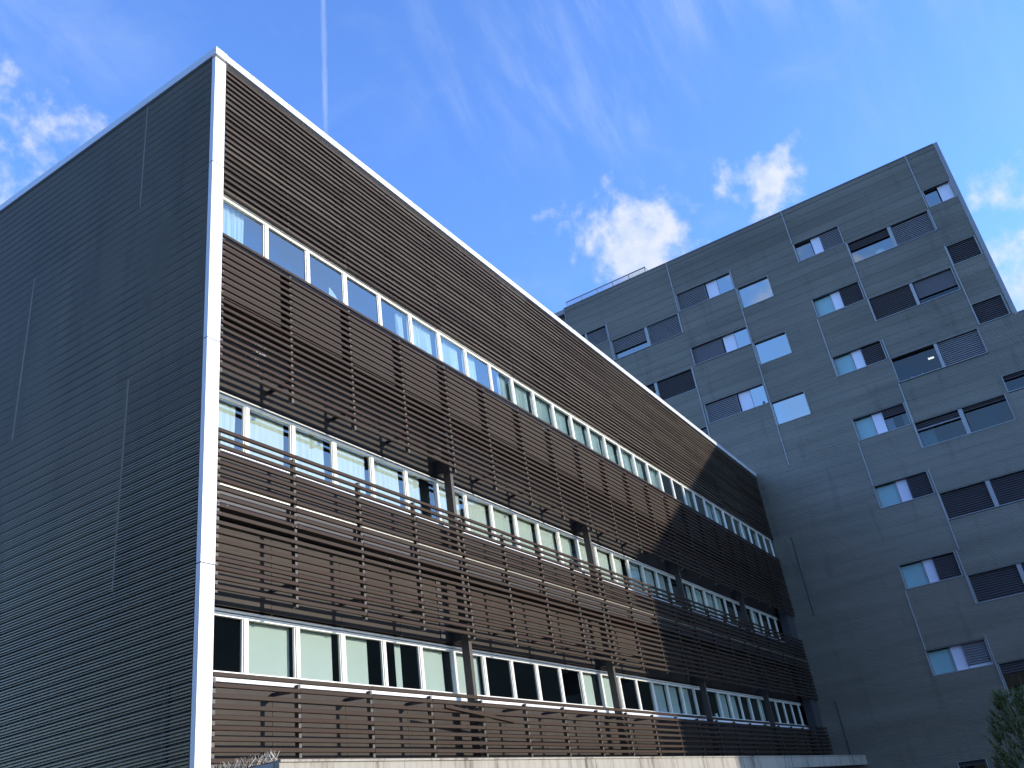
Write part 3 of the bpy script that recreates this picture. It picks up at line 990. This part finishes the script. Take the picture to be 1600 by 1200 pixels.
# window assemblies
RD = 0.30    # reveal depth
for (yl, yr, zt, zb, segs) in A:
    w = yl - yr; h = zt - zb
    fr = MB()
    # reveal lining: sill and the two jambs, with a slim proud edge
    fr.box(-0.05, RD, yl - 0.035, yl + 0.0, zb, zt)
    fr.box(-0.05, RD, yr, yr + 0.03, zb, zt)
    fr.box(-0.04, RD, yr + 0.031, yl - 0.036, zb, zb + 0.03)
    win = fr.build('window', 'jamb_grey', T, (0, 0, 0))
    box(-0.048, RD, yr + 0.031, yl - 0.036, zt - 0.012, zt).build('head_flashing', 'jamb_grey', win)
    box(0.0, RD, yr + 0.031, yl - 0.036, zt - 0.032, zt - 0.0125).build('head_shade_strip', 'dark_steel', win)  # dark strip that paints in the shadow under the window head
    y0 = yl - 0.04; W_ = w - 0.075

    def seg(name, mat, a, b, za, zb_, x0, x1):
        return box(x0, x1, y0 - W_ * b, y0 - W_ * a, za, zb_).build(name, mat, win)

    def shutter(a, b, za, zb_, mat, x=0.06):
        mb = MB(); z = za + 0.02
        while z < zb_ - 0.03:
            # tilted louvre blades
            ya, yb = y0 - W_ * b, y0 - W_ * a
            mb.v += [(x, ya, z), (x, yb, z), (x + 0.06, yb, z + 0.07), (x + 0.06, ya, z + 0.07)]
            q = len(mb.v) - 4; mb.f.append((q, q + 1, q + 2, q + 3))
            mb.v += [(x, ya, z), (x, yb, z), (x + 0.006, yb, z - 0.018), (x + 0.006, ya, z - 0.018)]
            q = len(mb.v) - 4; mb.f.append((q, q + 1, q + 2, q + 3))
            z += 0.098
        mb.box(x - 0.004, x + 0.07, y0 - W_ * b, y0 - W_ * b + 0.02, za, zb_)
        mb.box(x - 0.004, x + 0.07, y0 - W_ * a - 0.02, y0 - W_ * a, za, zb_)
        mb.build('shutter', mat, win)
        box(x + 0.10, x + 0.115, y0 - W_ * b, y0 - W_ * a, za, zb_).build('backing_board', 'black_plastic', win)

    zi, zo = zb + 0.031, zt - 0.031
    for (k, a, b) in segs:
        if k == 'sky': seg('pane', 'glass_mirror', a, b, zi, zo, 0.10, 0.11)
        elif k == 'blue': seg('pane', 'glass_blue', a, b, zi, zo, 0.20, 0.21)
        elif k == 'darkglass':
            seg('pane', 'glass_dark', a, b, zi, zo - 0.16, 0.20, 0.21); shutter(a, b, zo - 0.16, zo, 'shutter_dark')
        elif k == 'open': seg('pane', 'glass_dark', a, b, zi, zo, 0.22, 0.23)
        elif k == 'white': seg('panel', 'panel_white', a, b, zi, zo, 0.16, 0.18)
        elif k == 'teal':
            seg('panel', 'panel_teal', a + 0.02, b - .005, zi + 0.03, zo - 0.03, 0.20, 0.22)
            seg('sash', 'jamb_grey', a, a + 0.018, zi, zo, 0.15, 0.22); seg('sash', 'jamb_grey', b - 0.004, b + 0.012, zi, zo, 0.15, 0.19)
        elif k == 'brown': seg('panel', 'shutter_dark', a, b, zi, zo, 0.12, 0.14)
        elif k == 'mull': seg('mullion', 'jamb_grey', a, b - 0.003, zi, zo, -0.01, 0.22)
        elif k == 'shut': shutter(a, b, zi, zo, 'shutter_grey')
        elif k == 'shutd': shutter(a, b, zi, zo, 'shutter_dark')
        elif k == 'shutb':
            shutter(a, b, zi + 0.14, zo, 'shutter_grey'); seg('panel', 'panel_white', a, b, zi, zi + 0.12, 0.14, 0.16)
        elif k == 'halfglass':
            shutter(a, b, zi + h * 0.62, zo, 'shutter_dark'); seg('pane', 'glass_blue' if zt > 20 else 'glass_dark', a, b, zi, zi + h * .61, 0.20, 0.21)
        elif k == 'halfshut':
            shutter(a, b, zi + h * 0.36, zo, 'shutter_grey'); seg('pane', 'glass_blue', a, b, zi, zi + h * .35, 0.20, 0.21)
        elif k == 'darkhalf':
            seg('panel', 'shutter_dark', a, b, zi + h * .26, zo, 0.10, 0.12); seg('pane', 'glass_dark', a, b, zi, zi + h * .25, 0.20, 0.21)
        elif k == 'mixd':
            shutter(a, b, zi + h * .62, zo, 'shutter_dark'); seg('pane', 'glass_dark', a, b, zi, zi + h * .61, 0.20, 0.21)
            seg('blind', 'panel_white', a, a + 0.15, zi, zi + h * .58, 0.26, 0.27); seg('blind', 'panel_teal', b - .11, b, zi, zi + h * .6, 0.26, 0.27)
        elif k == 'curt':
            shutter(a, b, zi + h * .70, zo, 'shutter_dark'); seg('pane', 'glass_dark', a, b, zi, zi + h * .69, 0.20, 0.21)
            c_ = MB()
            nn = 16
            for i in range(nn + 1):
                yy = y0 - W_ * (a + 0.17 * i / nn); xx = 0.30 + 0.03 * math.sin(i * 1.5)
                c_.v += [(xx, yy, zi), (xx, yy, zi + h * .68)]
            for i in range(nn): c_.f.append((2 * i, 2 * i + 2, 2 * i + 3, 2 * i + 1))
            c_.build('curtain', 'panel_teal', win)
            seg('roller_case', 'shutter_grey', a, b, zi + h * .66, zi + h * .70, 0.04, 0.12)

# railing set back on the roof
rail = MB(); XR = 0.55
ra, rb = 3.15, 8.55; zt_ = TZ + 0.70
for y in (ra, 4.23, 5.31, 6.39, 7.47, rb):
    box(XR, XR + 0.05, y - 0.025, y + 0.025, TZ - 0.05, zt_ - 0.003).build('rail_post', 'shutter_grey', T)
box(XR - 0.01, XR + 0.06, ra - 0.03, rb + 0.03, zt_, zt_ + 0.05).build('handrail', 'shutter_grey', T)
for k in range(7):
    z = TZ + 0.12 + 0.08 * k
    box(XR + 0.018, XR + 0.032, ra, rb, z, z + 0.016).build('rail_wire', 'trim_grey', T)
box(XR - 0.01, XR + 0.8, ra - 0.03, ra - 0.001, zt_ + 0.0, zt_ + 0.05).build('handrail', 'shutter_grey', T)

# ------------------------------------------------------------------ added block behind the camera: cuts low sky light, darkens window reflections
simple('render_grey', (0.10, 0.098, 0.095), 0.8, var=0.2, scale=1.5)
N_ = thing('unseen_block', 'dark grey block added out of view to cut low sky light, facing the ribbed end wall', 'building', (-31, 0, 0))
nb = MB()
WY_ = [(-26 + 4.0 * i) for i in range(18)]
nb.box(-14, -0.3, -30, 46, 0, 21.5)
lv = [1.0 + 3.3 * k for k in range(6)]
zc_ = 0.0
for z in lv:
    nb.box(-0.299, 0, -30, 46, zc_, z)
    ya = -30
    for y in WY_:
        nb.box(-0.299, 0, ya, y, z + 0.001, z + 1.499); ya = y + 2.0
    nb.box(-0.299, 0, ya, 46, z + 0.001, z + 1.499)
    zc_ = z + 1.5
nb.box(-0.299, 0, -30, 46, zc_, 21.5)
nb.build('wall', 'render_grey', N_)
box(-14.1, 0.15, -30.1, 46.1, 21.501, 21.8).build('roof', 'shutter_grey', N_)
wf = MB(); wf.box(0, 0.06, 0, 0.06, 0, 1.5); wf.box(0, 0.06, 1.94, 2.0, 0, 1.5); wf.box(0, 0.06, 0.061, 1.939, 0, 0.06)
wf.box(0, 0.06, 0.061, 1.939, 1.44, 1.5); wf.box(0, 0.06, 0.98, 1.02, 0.061, 1.439)
wfm = wf.mesh('window', 'frame_white'); wpm = box(0.01, 0.02, 0.061, 1.939, 0.061, 1.439).mesh('pane', 'black_plastic')
for z in lv:
    for y in WY_:
        w_ = put('window', wfm, N_, (-0.2, y, z)); put('pane', wpm, w_)
box(0, 0.05, 8.5, 10.1, 0.12, 0.95).build('door', 'dark_steel', N_)

# ------------------------------------------------------------------ small things seen in windows
# lit ceiling lamp and papers in the open window
o = thing('ceiling_lamp', 'small lit white ceiling lamp inside the dark open window of the grey building', 'lamp', (L1 + 0.9, -9.42, 19.42))
box(-0.10, 0.10, -0.14, 0.14, 0, 0.05).build('lamp_housing', 'paper', o)
box(-0.09, 0.09, -0.13, 0.13, -0.015, -0.001).build('diffuser', 'lamp_glow', o)


def pyramid(w, h):
    mb = MB()
    mb.v = [(-w, -w, 0), (w, -w, 0), (w, w, 0), (-w, w, 0), (-w * .15, w * .2, h)]
    mb.f = [(0, 3, 2, 1), (0, 1, 4), (1, 2, 4), (2, 3, 4), (3, 0, 4)]
    return mb


o = pyramid(0.11, 0.26).build('folded_paper', 'paper', None, (L1 + 0.36, -8.85, 18.415))
o['label'] = 'white folded paper standing in the middle of the lit open window sill'; o['category'] = 'paper'
mb = MB(); mb.v = [(0, 0, 0), (0, -.32, 0), (0, -.20, .14), (0, -.04, .24), (.04, 0, 0), (.04, -.32, 0), (.04, -.20, .14), (.04, -.04, .24)]
mb.f = [(0, 1, 2, 3), (7, 6, 5, 4), (0, 4, 5, 1), (1, 5, 6, 2), (2, 6, 7, 3), (3, 7, 4, 0)]
o = mb.build('leaning_card', 'paper', None, (L1 + 0.36, -8.28, 18.415))
o['label'] = 'pale slanted card leaning at the left of the open window sill'; o['category'] = 'card'
mb = MB(); mb.box(0, .12, -.5, 0, 0, .08)
o = mb.build('shelf_box', 'shutter_grey', None, (L1 + 0.36, -9.05, 18.415))
o['label'] = 'flat grey box on the sill at the right of the open window'; o['category'] = 'box'
# lamp shade
o = thing('table_lamp', 'pale dome lampshade behind the glass of the top floor window', 'lamp', (L1 + 0.5, -9.12, 25.335))
mb = MB()
for (r0, z0_, r1, z1_) in ((.30, .14, .27, .30), (.27, .30, .16, .42), (.16, .42, .05, .46)):
    mb.tube((0, 0, z0_), (0, 0, z1_), r0, r1, 14)
mb.build('lamp_shade', 'lamp_fabric', o)
MB().tube((0, 0, 0), (0, 0, .14), .12, .04, 10).build('lamp_foot', 'lamp_fabric', o)
mb = MB().tube((0, 0, 0), (0, 0, .12), .07, .06, 10).tube((0, 0, .12), (0, 0, .19), .035, .03, 8)
o = mb.build('bottle', 'black_plastic', None, (L1 + 0.085, -1.40, 19.675))
o['label'] = 'small black bottle standing on the sill of a window of the grey building'; o['category'] = 'bottle'
# card on the sill in the top window row, near the corner
o = thing('greeting_card', 'white and pink card on the sill of the third top row window', 'card', (3.22, 0.20, 11.90))
mb = MB(); mb.v = [(0, 0, 0.14), (0.30, 0, 0.14), (0.30, 0.02, 0.14), (0, 0.02, 0.14), (0.02, 0, .36), (.16, 0, .27), (.16, .02, .27), (.02, .02, .36)]
mb.f = [(0, 1, 5, 4), (3, 7, 6, 2), (0, 4, 7, 3), (1, 2, 6, 5), (4, 5, 6, 7), (0, 3, 2, 1)]
mb.build('card_top', 'paper', o)
box(0.0, 0.30, 0, 0.02, 0, 0.139).build('card_bottom', 'pink_print', o)
mb = MB().tube((0, 0, 0), (0, 0, .13), .06, .05, 10)
o = mb.build('cup', 'paper', None, (22.25, W + 0.11, 4.435))
o['label'] = 'small white cup at the bottom of a dark lower row window'; o['category'] = 'cup'

# ------------------------------------------------------------------ conifer at the right edge
TX, TYY = 24.0, -8.15
tr = thing('conifer_tree', 'young dark green conifer with pale upright shoots at the bottom right', 'tree', (TX, TYY, 0))
mb = MB()
mb.tube((0, 0, 0), (0.03, 0.02, 1.6), .09, .06, 8).tube((0.03, 0.02, 1.6), (0.0, .20, 3.3), .06, .02, 8)
mb.build('trunk', 'bark', tr)
rr = random.Random(11)
cr = MB(); tip = MB(); br = MB()


def spray(mb, p, d, L, w, n):
    """a shoot: short scale-leaf triangles set round a stem"""
    d = Vector(d).normalized(); s = d.orthogonal().normalized(); t = d.cross(s)
    for i in range(n):
        u = i / n
        c = Vector(p) + d * L * u
        a = rr.uniform(0, 6.28)
        o_ = (s * math.cos(a) + t * math.sin(a))
        ln = w * (1.15 - 0.9 * u) * rr.uniform(.7, 1.3)
        e = c + o_ * ln + d * ln * 1.1
        sd_ = o_.cross(d) * ln * .22
        b = len(mb.v)
        mb.v += [tuple(c - sd_), tuple(c + sd_), tuple(e)]
        mb.f.append((b, b + 1, b + 2))


for k in range(620):
    h = rr.uniform(0.5, 3.55)
    R = 1.30 * (1 - (h / 4.1) ** 1.7) + 0.10
    a = rr.uniform(0, 6.28); rad = R * math.sqrt(rr.uniform(0.08, 1))
    x, y = rad * math.cos(a) * .9, rad * math.sin(a) + .12
    p_ = Vector((x, y, h))
    d_ = Vector((math.cos(a) * .55, math.sin(a) * .55, 1.0 + rr.uniform(-.3, .4)))
    ln = rr.uniform(.25, .5)
    spray(cr, p_, d_, ln, .085, 22)
    if rad > R * .6 and rr.random() < .35:
        spray(tip, p_ + d_.normalized() * ln * .8, d_ + Vector((0, 0, .7)), rr.uniform(.12, .30), .035, 12)
    if k % 9 == 0:
        br.tube((0, .1, h * .75), tuple(p_), .018, .006, 4)
# long leaders
for (dy, z0_, z1_) in [(-.33, 3.0, 4.08), (.0, 2.7, 3.5), (.75, 1.8, 2.75), (.98, 1.8, 2.5), (1.22, 1.7, 2.3), (1.45, 1.3, 2.05), (-.4, 2.9, 3.7)]:
    spray(cr, (rr.uniform(-.1, .1), dy - .12, z0_ - .3), (0, .12, 1), (z1_ - z0_) * .8, .10, 40)
    spray(tip, (rr.uniform(-.1, .1), dy, z0_ + .1), (0, .02, 1), z1_ - z0_ - .1, .06, 44)
o = cr.build('crown', 'leaf', tr)
o = tip.build('shoot_tips', 'leaf_tip', tr)
br.build('limbs', 'bark', tr)
